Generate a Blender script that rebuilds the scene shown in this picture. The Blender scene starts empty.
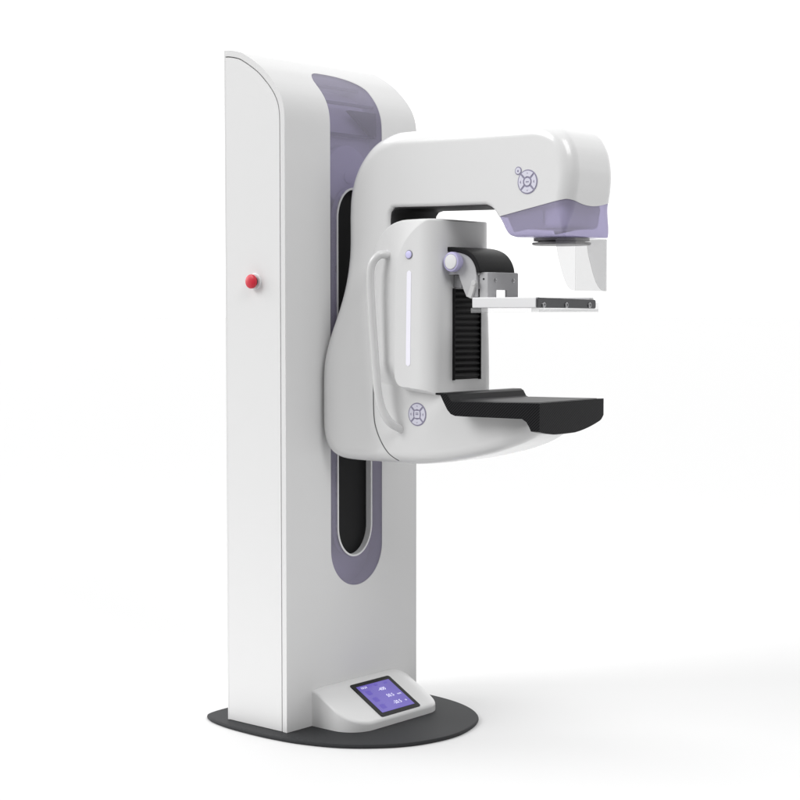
import bpy, bmesh, math
import numpy as np
from mathutils import Vector, Matrix

S = bpy.context.scene
COL = S.collection

# ------------------------------------------------------------------ camera
cam_d = bpy.data.cameras.new('camera')
cam = bpy.data.objects.new('camera', cam_d)
COL.objects.link(cam)
S.camera = cam
cam_d.sensor_width = 36
cam_d.lens = 73.1
cam_d.clip_start = 0.05
cam_d.clip_end = 500
yaw, pitch = math.radians(40.5), math.radians(3.2)
fw = Vector((math.cos(yaw) * math.cos(pitch), math.sin(yaw) * math.cos(pitch), -math.sin(pitch)))
rt = Vector((math.sin(yaw), -math.cos(yaw), 0))
up = rt.cross(fw)
R = Matrix((rt, up, -fw)).transposed()
cam.matrix_world = Matrix.Translation((-3.527, -3.470, 1.316)) @ R.to_4x4()

# ------------------------------------------------------------------ world and lamps (a white photo studio)
W = bpy.data.worlds.new('World')
S.world = W
W.use_nodes = True
nt = W.node_tree
nt.nodes.clear()
wout = nt.nodes.new('ShaderNodeOutputWorld')
wbg = nt.nodes.new('ShaderNodeBackground')
tc = nt.nodes.new('ShaderNodeTexCoord')
dot = nt.nodes.new('ShaderNodeVectorMath'); dot.operation = 'DOT_PRODUCT'
dot.inputs[1].default_value = (0.62, 0.77, 0.12)       # towards the lit studio backdrop
ramp = nt.nodes.new('ShaderNodeMapRange')
ramp.interpolation_type = 'SMOOTHSTEP'
ramp.inputs['From Min'].default_value = -0.35
ramp.inputs['From Max'].default_value = 0.50
ramp.inputs['To Min'].default_value = 0.20
ramp.inputs['To Max'].default_value = 1.30
nt.links.new(tc.outputs['Generated'], dot.inputs[0])
nt.links.new(dot.outputs['Value'], ramp.inputs['Value'])
nt.links.new(ramp.outputs[0], wbg.inputs['Strength'])
wbg.inputs['Color'].default_value = (1, 1, 1, 1)
nt.links.new(wbg.outputs[0], wout.inputs[0])


def lamp_sun(name, direction, energy, angle):
    l = bpy.data.lights.new(name, 'SUN')
    l.energy = energy
    l.angle = math.radians(angle)
    o = bpy.data.objects.new(name, l)
    COL.objects.link(o)
    o.rotation_euler = Vector(direction).to_track_quat('Z', 'Y').to_euler()   # +Z of the lamp points to the source
    return o


lamp_sun('key_lamp', (-0.78, 0.42, 0.60), 1.4, 30)
lamp_sun('back_lamp', (-0.24, 0.90, 0.42), 1.25, 44)
lamp_sun('top_lamp', (-0.20, -0.50, 0.9), 0.62, 60)
# a softbox high in front of the column
ld = bpy.data.lights.new('softbox', 'AREA'); ld.shape = 'SQUARE'; ld.size = 1.6; ld.energy = 48
lo_ = bpy.data.objects.new('softbox', ld); COL.objects.link(lo_)
lo_.location = (-0.9, -3.0, 3.8)
lo_.rotation_euler = (Vector((-0.9, -3.0, 3.8)) - Vector((0.3, -0.3, 1.75))).to_track_quat('Z', 'Y').to_euler()

S.view_settings.view_transform = 'Standard'
S.view_settings.look = 'None'
S.view_settings.exposure = 0
S.view_settings.gamma = 1
S.render.engine = 'CYCLES'
S.cycles.max_bounces = 10
S.cycles.transparent_max_bounces = 16
S.cycles.sample_clamp_indirect = 4

# ------------------------------------------------------------------ materials
MATS = {}


def mat(name, color, rough=0.4, metal=0.0, coat=0.0, bump=0.0, bump_scale=900, vary=0.0, alpha=1.0, trans=0.0,
        emit=None, emit_s=0.0, spec=0.5, ior=1.45):
    m = bpy.data.materials.new(name)
    m.use_nodes = True
    n = m.node_tree
    b = n.nodes['Principled BSDF']
    b.inputs['Base Color'].default_value = (*color, 1)
    b.inputs['Roughness'].default_value = rough
    b.inputs['Metallic'].default_value = metal
    b.inputs['Coat Weight'].default_value = coat
    b.inputs['Coat Roughness'].default_value = 0.08
    b.inputs['Specular IOR Level'].default_value = spec
    b.inputs['IOR'].default_value = ior
    b.inputs['Alpha'].default_value = alpha
    b.inputs['Transmission Weight'].default_value = trans
    if emit:
        b.inputs['Emission Color'].default_value = (*emit, 1)
        b.inputs['Emission Strength'].default_value = emit_s
    if vary or bump:
        t = n.nodes.new('ShaderNodeTexCoord')
        ns = n.nodes.new('ShaderNodeTexNoise')
        ns.inputs['Scale'].default_value = 3.0
        ns.inputs['Detail'].default_value = 5
        n.links.new(t.outputs['Object'], ns.inputs['Vector'])
        if vary:
            mx = n.nodes.new('ShaderNodeMix'); mx.data_type = 'RGBA'
            mx.inputs['A'].default_value = (*[c * (1 - vary) for c in color], 1)
            mx.inputs['B'].default_value = (*[min(1, c * (1 + vary)) for c in color], 1)
            n.links.new(ns.outputs['Fac'], mx.inputs['Factor'])
            n.links.new(mx.outputs['Result'], b.inputs['Base Color'])
            mr = n.nodes.new('ShaderNodeMapRange')
            mr.inputs['To Min'].default_value = max(0.02, rough - 0.06)
            mr.inputs['To Max'].default_value = rough + 0.06
            n.links.new(ns.outputs['Fac'], mr.inputs['Value'])
            n.links.new(mr.outputs[0], b.inputs['Roughness'])
        if bump:
            n2 = n.nodes.new('ShaderNodeTexNoise')
            n2.inputs['Scale'].default_value = bump_scale
            n.links.new(t.outputs['Object'], n2.inputs['Vector'])
            bp = n.nodes.new('ShaderNodeBump')
            bp.inputs['Strength'].default_value = bump
            bp.inputs['Distance'].default_value = 0.001
            n.links.new(n2.outputs['Fac'], bp.inputs['Height'])
            n.links.new(bp.outputs[0], b.inputs['Normal'])
    MATS[name] = m
    return m


M_WHITE = mat('white_enamel', (0.735, 0.735, 0.735), 0.30, bump=0.06)
M_PANEL = mat('white_side_enamel', (0.75, 0.75, 0.75), 0.42, bump=0.06)
M_GLOSS = mat('white_gloss', (0.735, 0.735, 0.735), 0.22, bump=0.03, coat=0.35)
M_GREY = mat('grey_enamel', (0.50, 0.50, 0.51), 0.42, bump=0.08, vary=0.02)
M_INNER = mat('inner_grey', (0.62, 0.61, 0.64), 0.6, vary=0.02)
M_PLATE = mat('charcoal_plate', (0.034, 0.035, 0.037), 0.6, bump=0.35, bump_scale=700, vary=0.08, spec=0.2)
M_BLACK = mat('black_rubber', (0.011, 0.011, 0.012), 0.6, bump=0.2, vary=0.08, spec=0.2)
M_SATIN = mat('black_satin_cover', (0.010, 0.010, 0.011), 0.42, bump=0.25, bump_scale=1200, vary=0.08, spec=0.18)
M_DARKM = mat('dark_metal', (0.10, 0.10, 0.105), 0.25, metal=0.7, vary=0.05)
M_STEEL = mat('steel', (0.42, 0.42, 0.43), 0.3, metal=0.9)
M_RED = mat('red_plastic', (0.62, 0.022, 0.045), 0.35, vary=0.03)
M_LILAC = mat('lilac_plastic', (0.50, 0.47, 0.70), 0.35, vary=0.02)
M_RING = mat('violet_grey_print', (0.27, 0.255, 0.35), 0.5)
M_KEY = mat('key_white', (0.66, 0.65, 0.75), 0.45)
M_CAP = mat('white_cap', (0.76, 0.76, 0.77), 0.35)
M_LEDW = mat('light_strip', (0.72, 0.71, 0.78), 0.4, emit=(0.93, 0.92, 1.0), emit_s=0.22)
M_BTN = mat('lilac_light_button', (0.55, 0.53, 0.78), 0.3, emit=(0.6, 0.58, 0.9), emit_s=0.15)
M_GLASSB = mat('black_glass', (0.012, 0.012, 0.012), 0.12, spec=0.15)
M_TXT = mat('screen_text', (0.8, 0.8, 0.9), 0.4, emit=(0.80, 0.79, 1.0), emit_s=0.55)
M_TXTD = mat('screen_icon', (0.03, 0.02, 0.12), 0.3, emit=(0.10, 0.065, 0.46), emit_s=0.75)


def trans_plastic(name, tint, diff, fac, rough=0.12):
    """tinted see-through plastic: part of the light passes with the tint, part is scattered, glossy on top"""
    m = bpy.data.materials.new(name); m.use_nodes = True
    n = m.node_tree; n.nodes.clear()
    o = n.nodes.new('ShaderNodeOutputMaterial')
    tr = n.nodes.new('ShaderNodeBsdfTransparent'); tr.inputs[0].default_value = (*tint, 1)
    b = n.nodes.new('ShaderNodeBsdfPrincipled')
    b.inputs['Base Color'].default_value = (*diff, 1)
    b.inputs['Roughness'].default_value = rough
    mx = n.nodes.new('ShaderNodeMixShader')
    lw = n.nodes.new('ShaderNodeLayerWeight'); lw.inputs[0].default_value = 0.35
    mr = n.nodes.new('ShaderNodeMapRange')
    mr.inputs['To Min'].default_value = fac
    mr.inputs['To Max'].default_value = min(1, fac + 0.3)
    n.links.new(lw.outputs['Facing'], mr.inputs['Value'])
    n.links.new(mr.outputs[0], mx.inputs[0])
    n.links.new(tr.outputs[0], mx.inputs[1]); n.links.new(b.outputs[0], mx.inputs[2])
    n.links.new(mx.outputs[0], o.inputs[0])
    return m


M_STRIP = trans_plastic('violet_translucent_strip', (0.78, 0.76, 0.86), (0.59, 0.57, 0.66), 0.17, 0.10)
M_HEADC = trans_plastic('violet_translucent_cover', (0.70, 0.67, 0.86), (0.54, 0.505, 0.66), 0.42, 0.15)
M_CLEAR = trans_plastic('clear_acrylic', (0.92, 0.92, 0.92), (0.48, 0.48, 0.49), 0.11, 0.04)
M_TRAY = trans_plastic('clear_polycarbonate', (0.97, 0.97, 0.97), (0.75, 0.75, 0.76), 0.16, 0.05)


def carbon():
    m = bpy.data.materials.new('carbon_weave'); m.use_nodes = True
    n = m.node_tree; b = n.nodes['Principled BSDF']
    t = n.nodes.new('ShaderNodeTexCoord')
    w1 = n.nodes.new('ShaderNodeTexWave'); w1.wave_type = 'BANDS'; w1.bands_direction = 'DIAGONAL'
    w1.inputs['Scale'].default_value = 75; w1.inputs['Distortion'].default_value = 0.3
    w2 = n.nodes.new('ShaderNodeTexChecker'); w2.inputs['Scale'].default_value = 260
    n.links.new(t.outputs['Object'], w1.inputs['Vector']); n.links.new(t.outputs['Object'], w2.inputs['Vector'])
    ml = n.nodes.new('ShaderNodeMath'); ml.operation = 'MULTIPLY_ADD'
    ml.inputs[1].default_value = 0.25
    n.links.new(w2.outputs['Fac'], ml.inputs[0]); n.links.new(w1.outputs['Fac'], ml.inputs[2])
    r = n.nodes.new('ShaderNodeValToRGB')
    r.color_ramp.elements[0].position = 0.3; r.color_ramp.elements[0].color = (0.003, 0.003, 0.0033, 1)
    r.color_ramp.elements[1].position = 0.9; r.color_ramp.elements[1].color = (0.022, 0.022, 0.024, 1)
    n.links.new(ml.outputs[0], r.inputs[0]); n.links.new(r.outputs[0], b.inputs['Base Color'])
    b.inputs['Roughness'].default_value = 0.34
    b.inputs['Specular IOR Level'].default_value = 0.12
    bp = n.nodes.new('ShaderNodeBump'); bp.inputs['Strength'].default_value = 0.15; bp.inputs['Distance'].default_value = 0.0008
    n.links.new(w1.outputs['Fac'], bp.inputs['Height']); n.links.new(bp.outputs[0], b.inputs['Normal'])
    return m


M_CARBON = carbon()


def screen_mat():
    m = bpy.data.materials.new('lit_violet_screen'); m.use_nodes = True
    n = m.node_tree; b = n.nodes['Principled BSDF']
    t = n.nodes.new('ShaderNodeTexCoord')
    g = n.nodes.new('ShaderNodeTexNoise'); g.inputs['Scale'].default_value = 9
    n.links.new(t.outputs['Object'], g.inputs['Vector'])
    r = n.nodes.new('ShaderNodeValToRGB')
    r.color_ramp.elements[0].position = 0.35; r.color_ramp.elements[0].color = (0.13, 0.085, 0.56, 1)
    r.color_ramp.elements[1].position = 0.65; r.color_ramp.elements[1].color = (0.19, 0.14, 0.66, 1)
    n.links.new(g.outputs['Fac'], r.inputs[0])
    n.links.new(r.outputs[0], b.inputs['Emission Color'])
    b.inputs['Emission Strength'].default_value = 0.66
    b.inputs['Base Color'].default_value = (0.015, 0.01, 0.05, 1)
    b.inputs['Roughness'].default_value = 0.12
    return m


M_SCREEN = screen_mat()

# ------------------------------------------------------------------ mesh helpers


def link(name, me, material, parent=None, smooth=False):
    o = bpy.data.objects.new(name, me)
    COL.objects.link(o)
    if material is not None:
        me.materials.clear(); me.materials.append(material)
    if parent is not None:
        o.parent = parent
    if smooth:
        me.polygons.foreach_set('use_smooth', [True] * len(me.polygons))
    return o


def obj(name, bm, material, parent=None, angle=35):
    bmesh.ops.recalc_face_normals(bm, faces=bm.faces)
    me = bpy.data.meshes.new(name)
    bm.to_mesh(me); bm.free()
    me.polygons.foreach_set('use_smooth', [True] * len(me.polygons))
    me.set_sharp_from_angle(angle=math.radians(angle))
    return wn(link(name, me, material, parent))


def wn(o):
    """weight the shading normals by face area so that flat faces stay flat next to rounded edges"""
    m_ = o.modifiers.new('normals', 'WEIGHTED_NORMAL')
    m_.keep_sharp = True
    m_.weight = 80
    return o


def bevel_all(bm, r, seg=3, angle=30):
    es = [e for e in bm.edges if len(e.link_faces) == 2 and e.calc_face_angle(0) > math.radians(angle)]
    bmesh.ops.bevel(bm, geom=es, offset=r, segments=seg, profile=0.5, affect='EDGES', clamp_overlap=True)


def box(bm, lo, hi, r=0.0, seg=3):
    b = bmesh.new()
    bmesh.ops.create_cube(b, size=1)
    for v in b.verts:
        v.co = Vector([lo[i] + (v.co[i] + 0.5) * (hi[i] - lo[i]) for i in range(3)])
    if r: bevel_all(b, r, seg)
    merge(bm, b)


def merge(bm, b, M=None):
    b.verts.index_update()
    vs = [bm.verts.new(M @ v.co if M is not None else v.co) for v in b.verts]
    for f in b.faces:
        try: bm.faces.new([vs[v.index] for v in f.verts])
        except ValueError: pass
    b.free()


def prism(bm, pts, axis, a, b_, r=0.0, seg=3, angle=30, fa=None, fb=None):
    """closed polygon pts extruded along an axis; fa/fb reshape the two ends (taper)"""
    b = bmesh.new()

    def co(p, t):
        if axis == 'x': return Vector((t, p[0], p[1]))
        if axis == 'y': return Vector((p[0], t, p[1]))
        return Vector((p[0], p[1], t))
    A = [b.verts.new(co(p, fa(p) if fa else a)) for p in pts]
    B = [b.verts.new(co(p, fb(p) if fb else b_)) for p in pts]
    b.faces.new(A); b.faces.new(B[::-1])
    n = len(pts)
    for i in range(n):
        b.faces.new([A[i], B[i], B[(i + 1) % n], A[(i + 1) % n]])
    bmesh.ops.recalc_face_normals(b, faces=b.faces)
    if r:
        es = [e for e in b.edges if e.calc_face_angle(0) > math.radians(angle)]
        bmesh.ops.bevel(b, geom=es, offset=r, segments=seg, profile=0.5, affect='EDGES', clamp_overlap=True)
    merge(bm, b)


def rnd(pts, rad, n=6):
    """polygon with rounded corners; rad a number or one per corner"""
    out = []
    N = len(pts)
    for i in range(N):
        p = np.array(pts[i], float); a = np.array(pts[i - 1], float); b = np.array(pts[(i + 1) % N], float)
        r = rad[i] if isinstance(rad, (list, tuple)) else rad
        u = a - p; v = b - p
        lu, lv = np.linalg.norm(u), np.linalg.norm(v)
        u, v = u / lu, v / lv
        ang = math.acos(max(-1, min(1, float(u @ v))))
        if r <= 0 or ang > 3.05:
            out.append(tuple(p)); continue
        d = min(r / math.tan(ang / 2), lu * 0.49, lv * 0.49)
        r2 = d * math.tan(ang / 2)
        c = p + (u + v) / np.linalg.norm(u + v) * (r2 / math.sin(ang / 2))
        s, e = p + u * d - c, p + v * d - c
        t0 = math.atan2(s[1], s[0]); t1 = math.atan2(e[1], e[0])
        dt = (t1 - t0 + math.pi) % (2 * math.pi) - math.pi
        for k in range(n + 1):
            t = t0 + dt * k / n
            out.append((c[0] + r2 * math.cos(t), c[1] + r2 * math.sin(t)))
    return out


def spline(pts, n=8, closed=False):
    P = [np.array(p, float) for p in pts]
    out = []
    N = len(P)
    for i in range(N if closed else N - 1):
        p0 = P[i - 1] if (i > 0 or closed) else P[0]
        p1 = P[i]; p2 = P[(i + 1) % N]
        p3 = P[(i + 2) % N] if (closed or i + 2 < N) else P[-1]
        for k in range(n):
            t = k / n
            out.append(0.5 * ((2 * p1) + (-p0 + p2) * t + (2 * p0 - 5 * p1 + 4 * p2 - p3) * t * t + (-p0 + 3 * p1 - 3 * p2 + p3) * t ** 3))
    if not closed: out.append(P[-1])
    return out


def tube(bm, pts, r, n=20, caps=True):
    P = [Vector(p) for p in pts]
    rings = []
    u = None
    for i, p in enumerate(P):
        t = (P[min(i + 1, len(P) - 1)] - P[max(i - 1, 0)]).normalized()
        if u is None:
            u = t.orthogonal().normalized()
        u = (u - t * u.dot(t)).normalized()
        v = t.cross(u)
        rr = r[i] if isinstance(r, list) else r
        rings.append([bm.verts.new(p + (u * math.cos(a) + v * math.sin(a)) * rr) for a in [2 * math.pi * k / n for k in range(n)]])
    for A, B in zip(rings, rings[1:]):
        for k in range(n):
            bm.faces.new([A[k], A[(k + 1) % n], B[(k + 1) % n], B[k]])
    if caps:
        bm.faces.new(rings[0][::-1]); bm.faces.new(rings[-1])


def lathe(bm, prof, origin, axis, n=48):
    """prof: list of (radius, height along axis)"""
    ax = Vector(axis).normalized()
    u = ax.orthogonal().normalized(); v = ax.cross(u)
    O = Vector(origin)
    rings = []
    for r, h in prof:
        if r < 1e-6:
            rings.append([bm.verts.new(O + ax * h)])
        else:
            rings.append([bm.verts.new(O + ax * h + (u * math.cos(a) + v * math.sin(a)) * r) for a in [2 * math.pi * k / n for k in range(n)]])
    for A, B in zip(rings, rings[1:]):
        for k in range(n):
            k2 = (k + 1) % n
            if len(A) == 1 and len(B) == 1: continue
            if len(A) == 1: bm.faces.new([A[0], B[k], B[k2]])
            elif len(B) == 1: bm.faces.new([A[k], A[k2], B[0]])
            else: bm.faces.new([A[k], A[k2], B[k2], B[k]])
    if len(rings[0]) > 1: bm.faces.new(rings[0][::-1])
    if len(rings[-1]) > 1: bm.faces.new(rings[-1])


def boolean(target_bm, cutters):
    """target minus the cutters, evaluated once and returned as a mesh"""
    bmesh.ops.recalc_face_normals(target_bm, faces=target_bm.faces)
    me = bpy.data.meshes.new('work'); target_bm.to_mesh(me); target_bm.free()
    o = bpy.data.objects.new('work', me); COL.objects.link(o)
    tmp = [o]
    for c in cutters:
        bmesh.ops.recalc_face_normals(c, faces=c.faces)
        mc = bpy.data.meshes.new('cut'); c.to_mesh(mc); c.free()
        oc = bpy.data.objects.new('cut', mc); COL.objects.link(oc); tmp.append(oc)
        md = o.modifiers.new('b', 'BOOLEAN'); md.operation = 'DIFFERENCE'; md.solver = 'EXACT'; md.object = oc
    dg = bpy.context.evaluated_depsgraph_get()
    res = bpy.data.meshes.new_from_object(o.evaluated_get(dg))
    for t in tmp:
        m_ = t.data; bpy.data.objects.remove(t); bpy.data.meshes.remove(m_)
    return res


# ------------------------------------------------------------------ smooth solids from distance functions (surface nets)
def sstep(x, a, b):
    t = np.clip((x - a) / (b - a), 0, 1)
    return t * t * (3 - 2 * t)


def poly_sd(poly, u, v):
    """signed distance to a closed polygon, arrays u, v"""
    P = np.array(poly, np.float64)
    shp = u.shape; u = u.ravel(); v = v.ravel()
    d2 = np.full(u.shape, 1e9); inside = np.zeros(u.shape, bool)
    for i in range(len(P)):
        a = P[i]; b = P[(i + 1) % len(P)]
        ex, ey = b - a
        L = ex * ex + ey * ey
        if L < 1e-14: continue
        wx, wy = u - a[0], v - a[1]
        t = np.clip((wx * ex + wy * ey) / L, 0, 1)
        d2 = np.minimum(d2, (wx - t * ex) ** 2 + (wy - t * ey) ** 2)
        c = (a[1] > v) != (b[1] > v)
        if abs(ey) > 1e-12:
            inside ^= c & (u < (b[0] - a[0]) * (v - a[1]) / ey + a[0])
    d = np.sqrt(d2)
    return np.where(inside, -d, d).reshape(shp)


def line_d(pts, u, v):
    d2 = np.full(u.shape, 1e9)
    for a, b in zip(pts, pts[1:]):
        ex, ey = b[0] - a[0], b[1] - a[1]
        t = np.clip(((u - a[0]) * ex + (v - a[1]) * ey) / (ex * ex + ey * ey + 1e-12), 0, 1)
        d2 = np.minimum(d2, (u - a[0] - t * ex) ** 2 + (v - a[1] - t * ey) ** 2)
    return np.sqrt(d2)


def nets(F2, F, lo, hi, h):
    """F2(Y,Z) precomputes on the 2-D grid, F(X, pre) gives the distance; returns verts and quads"""
    xs = np.arange(lo[0], hi[0] + h, h); ys = np.arange(lo[1], hi[1] + h, h); zs = np.arange(lo[2], hi[2] + h, h)
    Y, Z = np.meshgrid(ys, zs, indexing='ij')
    pre = F2(Y, Z)
    V = np.stack([F(np.full(Y.shape, x), pre) for x in xs]).astype(np.float32)
    s = V < 0
    nx, ny, nz = V.shape
    cs = s[:-1, :-1, :-1].astype(np.int8)
    acc = np.zeros((nx - 1, ny - 1, nz - 1), np.int8)
    for i in (0, 1):
        for j in (0, 1):
            for k in (0, 1):
                acc += s[i:nx - 1 + i, j:ny - 1 + j, k:nz - 1 + k]
    act = (acc > 0) & (acc < 8)
    idx = -np.ones(act.shape, np.int64)
    ii = np.argwhere(act)
    idx[act] = np.arange(len(ii))
    pos = np.zeros((len(ii), 3)); cnt = np.zeros(len(ii))
    corners = [(i, j, k) for i in (0, 1) for j in (0, 1) for k in (0, 1)]
    for a in corners:
        for ax in range(3):
            if a[ax] == 1: continue
            b = list(a); b[ax] = 1
            va = V[ii[:, 0] + a[0], ii[:, 1] + a[1], ii[:, 2] + a[2]]
            vb = V[ii[:, 0] + b[0], ii[:, 1] + b[1], ii[:, 2] + b[2]]
            m = (va < 0) != (vb < 0)
            t = np.where(m, va / np.where(m, va - vb, 1), 0)
            p = np.array(a, float)[None, :].repeat(len(ii), 0)
            p[:, ax] += t
            pos += p * m[:, None]; cnt += m
    pos = (pos / cnt[:, None] + ii) * h + np.array([xs[0], ys[0], zs[0]])
    quads = []
    for ax in range(3):
        o1, o2 = [a for a in range(3) if a != ax]
        sl0 = [slice(None)] * 3; sl1 = [slice(None)] * 3
        sl0[ax] = slice(0, -1); sl1[ax] = slice(1, None)
        ch = s[tuple(sl0)] != s[tuple(sl1)]
        e = np.argwhere(ch)
        e = e[(e[:, o1] > 0) & (e[:, o2] > 0) & (e[:, o1] < V.shape[o1] - 1) & (e[:, o2] < V.shape[o2] - 1)]
        neg = s[e[:, 0], e[:, 1], e[:, 2]]
        q = []
        for d1, d2 in ((0, 0), (-1, 0), (-1, -1), (0, -1)):
            c = e.copy(); c[:, o1] += d1; c[:, o2] += d2
            q.append(idx[c[:, 0], c[:, 1], c[:, 2]])
        q = np.stack(q, 1)
        flip = neg if ax != 1 else ~neg
        q[~flip] = q[~flip][:, ::-1]
        quads.append(q)
    return pos, np.concatenate(quads)


def solid(F2, F, lo, hi, h):
    """mesh the zero surface; project the vertices onto it; return verts, quads, normals"""
    P, Q = nets(F2, F, lo, hi, h)

    def f(p): return F(p[:, 0], F2(p[:, 1], p[:, 2]))

    def grad(p, e=4e-4):
        g = []
        for a in range(3):
            d = np.zeros(3); d[a] = e
            g.append((f(p + d) - f(p - d)) / (2 * e))
        return np.stack(g, 1)
    for _ in range(2):
        g = grad(P); gg = (g * g).sum(1) + 1e-9
        st = np.clip(f(P) / gg, -h, h)
        P = P - g * st[:, None] * 0.95
    g = grad(P, 1.0e-3)
    N = g / (np.linalg.norm(g, axis=1, keepdims=True) + 1e-12)
    return P, Q, N


def clip_tris(P, T, N, g, keep):
    """keep the part of the triangles where g*keep > 0, cutting the crossing ones exactly"""
    g = g * keep
    P = list(map(tuple, P)); N = list(map(tuple, N)); g = list(g)
    out = []; cache = {}

    def cut(a, b):
        k = (min(a, b), max(a, b))
        if k not in cache:
            t = g[a] / (g[a] - g[b])
            P.append(tuple(P[a][i] + t * (P[b][i] - P[a][i]) for i in range(3)))
            N.append(tuple(N[a][i] + t * (N[b][i] - N[a][i]) for i in range(3)))
            g.append(0); cache[k] = len(P) - 1
        return cache[k]
    for t in T:
        s = [g[i] >= 0 for i in t]
        if all(s): out.append(tuple(t)); continue
        if not any(s): continue
        poly = []
        for i in range(3):
            a, b = t[i], t[(i + 1) % 3]
            if g[a] >= 0: poly.append(a)
            if (g[a] >= 0) != (g[b] >= 0): poly.append(cut(a, b))
        out.append(tuple(poly))
    used = sorted({i for f_ in out for i in f_}); mp = {o: n for n, o in enumerate(used)}
    return [P[i] for i in used], [tuple(mp[i] for i in f_) for f_ in out], [N[i] for i in used]


def net_obj(name, P, F_, N, material, parent):
    PA = np.array(P, float); NA = np.array(N, float); FF = []
    for f_ in F_:
        a, b, c = PA[f_[0]], PA[f_[1]], PA[f_[2]]
        if len(f_) == 4: c2 = PA[f_[3]]; gn = np.cross(c - a, c2 - b)
        else: gn = np.cross(b - a, c - a)
        FF.append(tuple(f_) if gn @ NA[f_[0]] > 0 else tuple(f_)[::-1])
    F_ = FF
    me = bpy.data.meshes.new(name)
    me.from_pydata([tuple(p) for p in P], [], [tuple(int(i) for i in f_) for f_ in F_])
    me.validate(); me.update()
    me.polygons.foreach_set('use_smooth', [True] * len(me.polygons))
    if len(me.vertices) == len(N):
        me.normals_split_custom_set_from_vertices([tuple(n) for n in N])
    return link(name, me, material, parent)


# ------------------------------------------------------------------ floor
# grey floor added out of view on the camera's side to cut bounce light, and the wide white sheet the machine is photographed on
fx, fy = math.cos(yaw), math.sin(yaw)
d0 = 3.75
c0 = Vector((-3.527 + fx * d0, -3.470 + fy * d0, 0))
sd = Vector((fy, -fx, 0)); fv = Vector((fx, fy, 0))
bm = bmesh.new()
bm.faces.new([bm.verts.new(p) for p in (c0 - sd * 25 - fv * 25, c0 + sd * 25 - fv * 25, c0 + sd * 25 + fv * 0.2, c0 - sd * 25 + fv * 0.2)])
floor = obj('floor', bm, mat('grey_bounce_cutter', (0.16, 0.16, 0.16), 0.7, vary=0.05, spec=0.2))
floor.location.z = -0.004
floor['kind'] = 'structure'
bm = bmesh.new()
bm.faces.new([bm.verts.new(c0 - sd * 200), bm.verts.new(c0 + sd * 200), bm.verts.new(c0 + sd * 200 + fv * 250), bm.verts.new(c0 - sd * 200 + fv * 250)])
sheet = obj('white_floor_sheet', bm, mat('white_studio_sheet', (0.725, 0.725, 0.725), 0.75, spec=0.2))
sheet['kind'] = 'structure'

# ------------------------------------------------------------------ the machine
XC = 0.32
root = bpy.data.objects.new('mammography_machine', None)
COL.objects.link(root)
root['label'] = 'white and violet mammography machine with tall column and C-shaped arm on a charcoal floor plate'
root['category'] = 'medical machine'

# base plate: wide rounded plate, thin, cut straight behind the column
pts = [tuple(p) for p in spline([(-.019, .33), (-.045, .24), (-.054, .129), (-.052, .02), (-.036, -.09), (.01, -.21), (.087, -.304), (.17, -.362), (.266, -.391),
       (.35, -.396), (.428, -.38), (.5, -.352), (.558, -.312), (.615, -.24), (.655, -.15), (.674, -.05), (.678, .06), (.675, .2), (.655, .33), (.62, .372), (.45, .378), (.2, .378), (.03, .372)], 6, closed=True)]
bm = bmesh.new()
prism(bm, pts, 'z', 0.0005, 0.013, r=0.0045, seg=2, angle=50)
obj('base_plate', bm, M_PLATE, root)

# column: side profile (y, z), rounded hood falling to the front
ZB = 0.0135
CW = 0.62
prof = [(0.262, 2.119), (0.235, 2.117), (0.191, 2.107), (0.160, 2.092), (0.126, 2.072), (0.097, 2.052), (0.070, 2.028),
        (0.043, 2.000), (0.021, 1.970), (0.007, 1.938), (0.001, 1.905), (0.0, 1.865)]
prof = [tuple(p) for p in spline(prof, 5)]
# arc length along the profile, measured from the front bottom upwards
full = [(0.0, ZB)] + prof[::-1]
cum = [0.0]
for a, b in zip(full, full[1:]): cum.append(cum[-1] + math.dist(a, b))


def on_prof(s, d):
    """point on the front profile at arc length s, offset d outwards -> (y, z)"""
    s = max(0, min(cum[-1] - 1e-6, s))
    i = max(j for j in range(len(cum) - 1) if cum[j] <= s)
    a, b = full[i], full[i + 1]
    t = (s - cum[i]) / (cum[i + 1] - cum[i])
    y, z = a[0] + (b[0] - a[0]) * t, a[1] + (b[1] - a[1]) * t

    def nrm(j):
        j = max(0, min(len(full) - 2, j))
        ty, tz = full[j + 1][0] - full[j][0], full[j + 1][1] - full[j][1]
        L = math.hypot(ty, tz); return (-tz / L, ty / L)
    n0 = nrm(i - 1 if t < 0.5 else i); n1 = nrm(i if t < 0.5 else i + 1)
    w = t + 0.5 if t < 0.5 else t - 0.5
    ny, nz = n0[0] * (1 - w) + n1[0] * w, n0[1] * (1 - w) + n1[1] * w
    L = math.hypot(ny, nz)
    return y + ny / L * d, z + nz / L * d


def S_of(z=None, y=None):
    for i in range(len(full) - 1):
        a, b = full[i], full[i + 1]
        if z is not None and min(a[1], b[1]) <= z <= max(a[1], b[1]): return cum[i] + (z - a[1]) / (b[1] - a[1]) * (cum[i + 1] - cum[i])
        if y is not None and a[1] > 1.9 and min(a[0], b[0]) <= y <= max(a[0], b[0]): return cum[i] + (y - a[0]) / (b[0] - a[0]) * (cum[i + 1] - cum[i])


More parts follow.
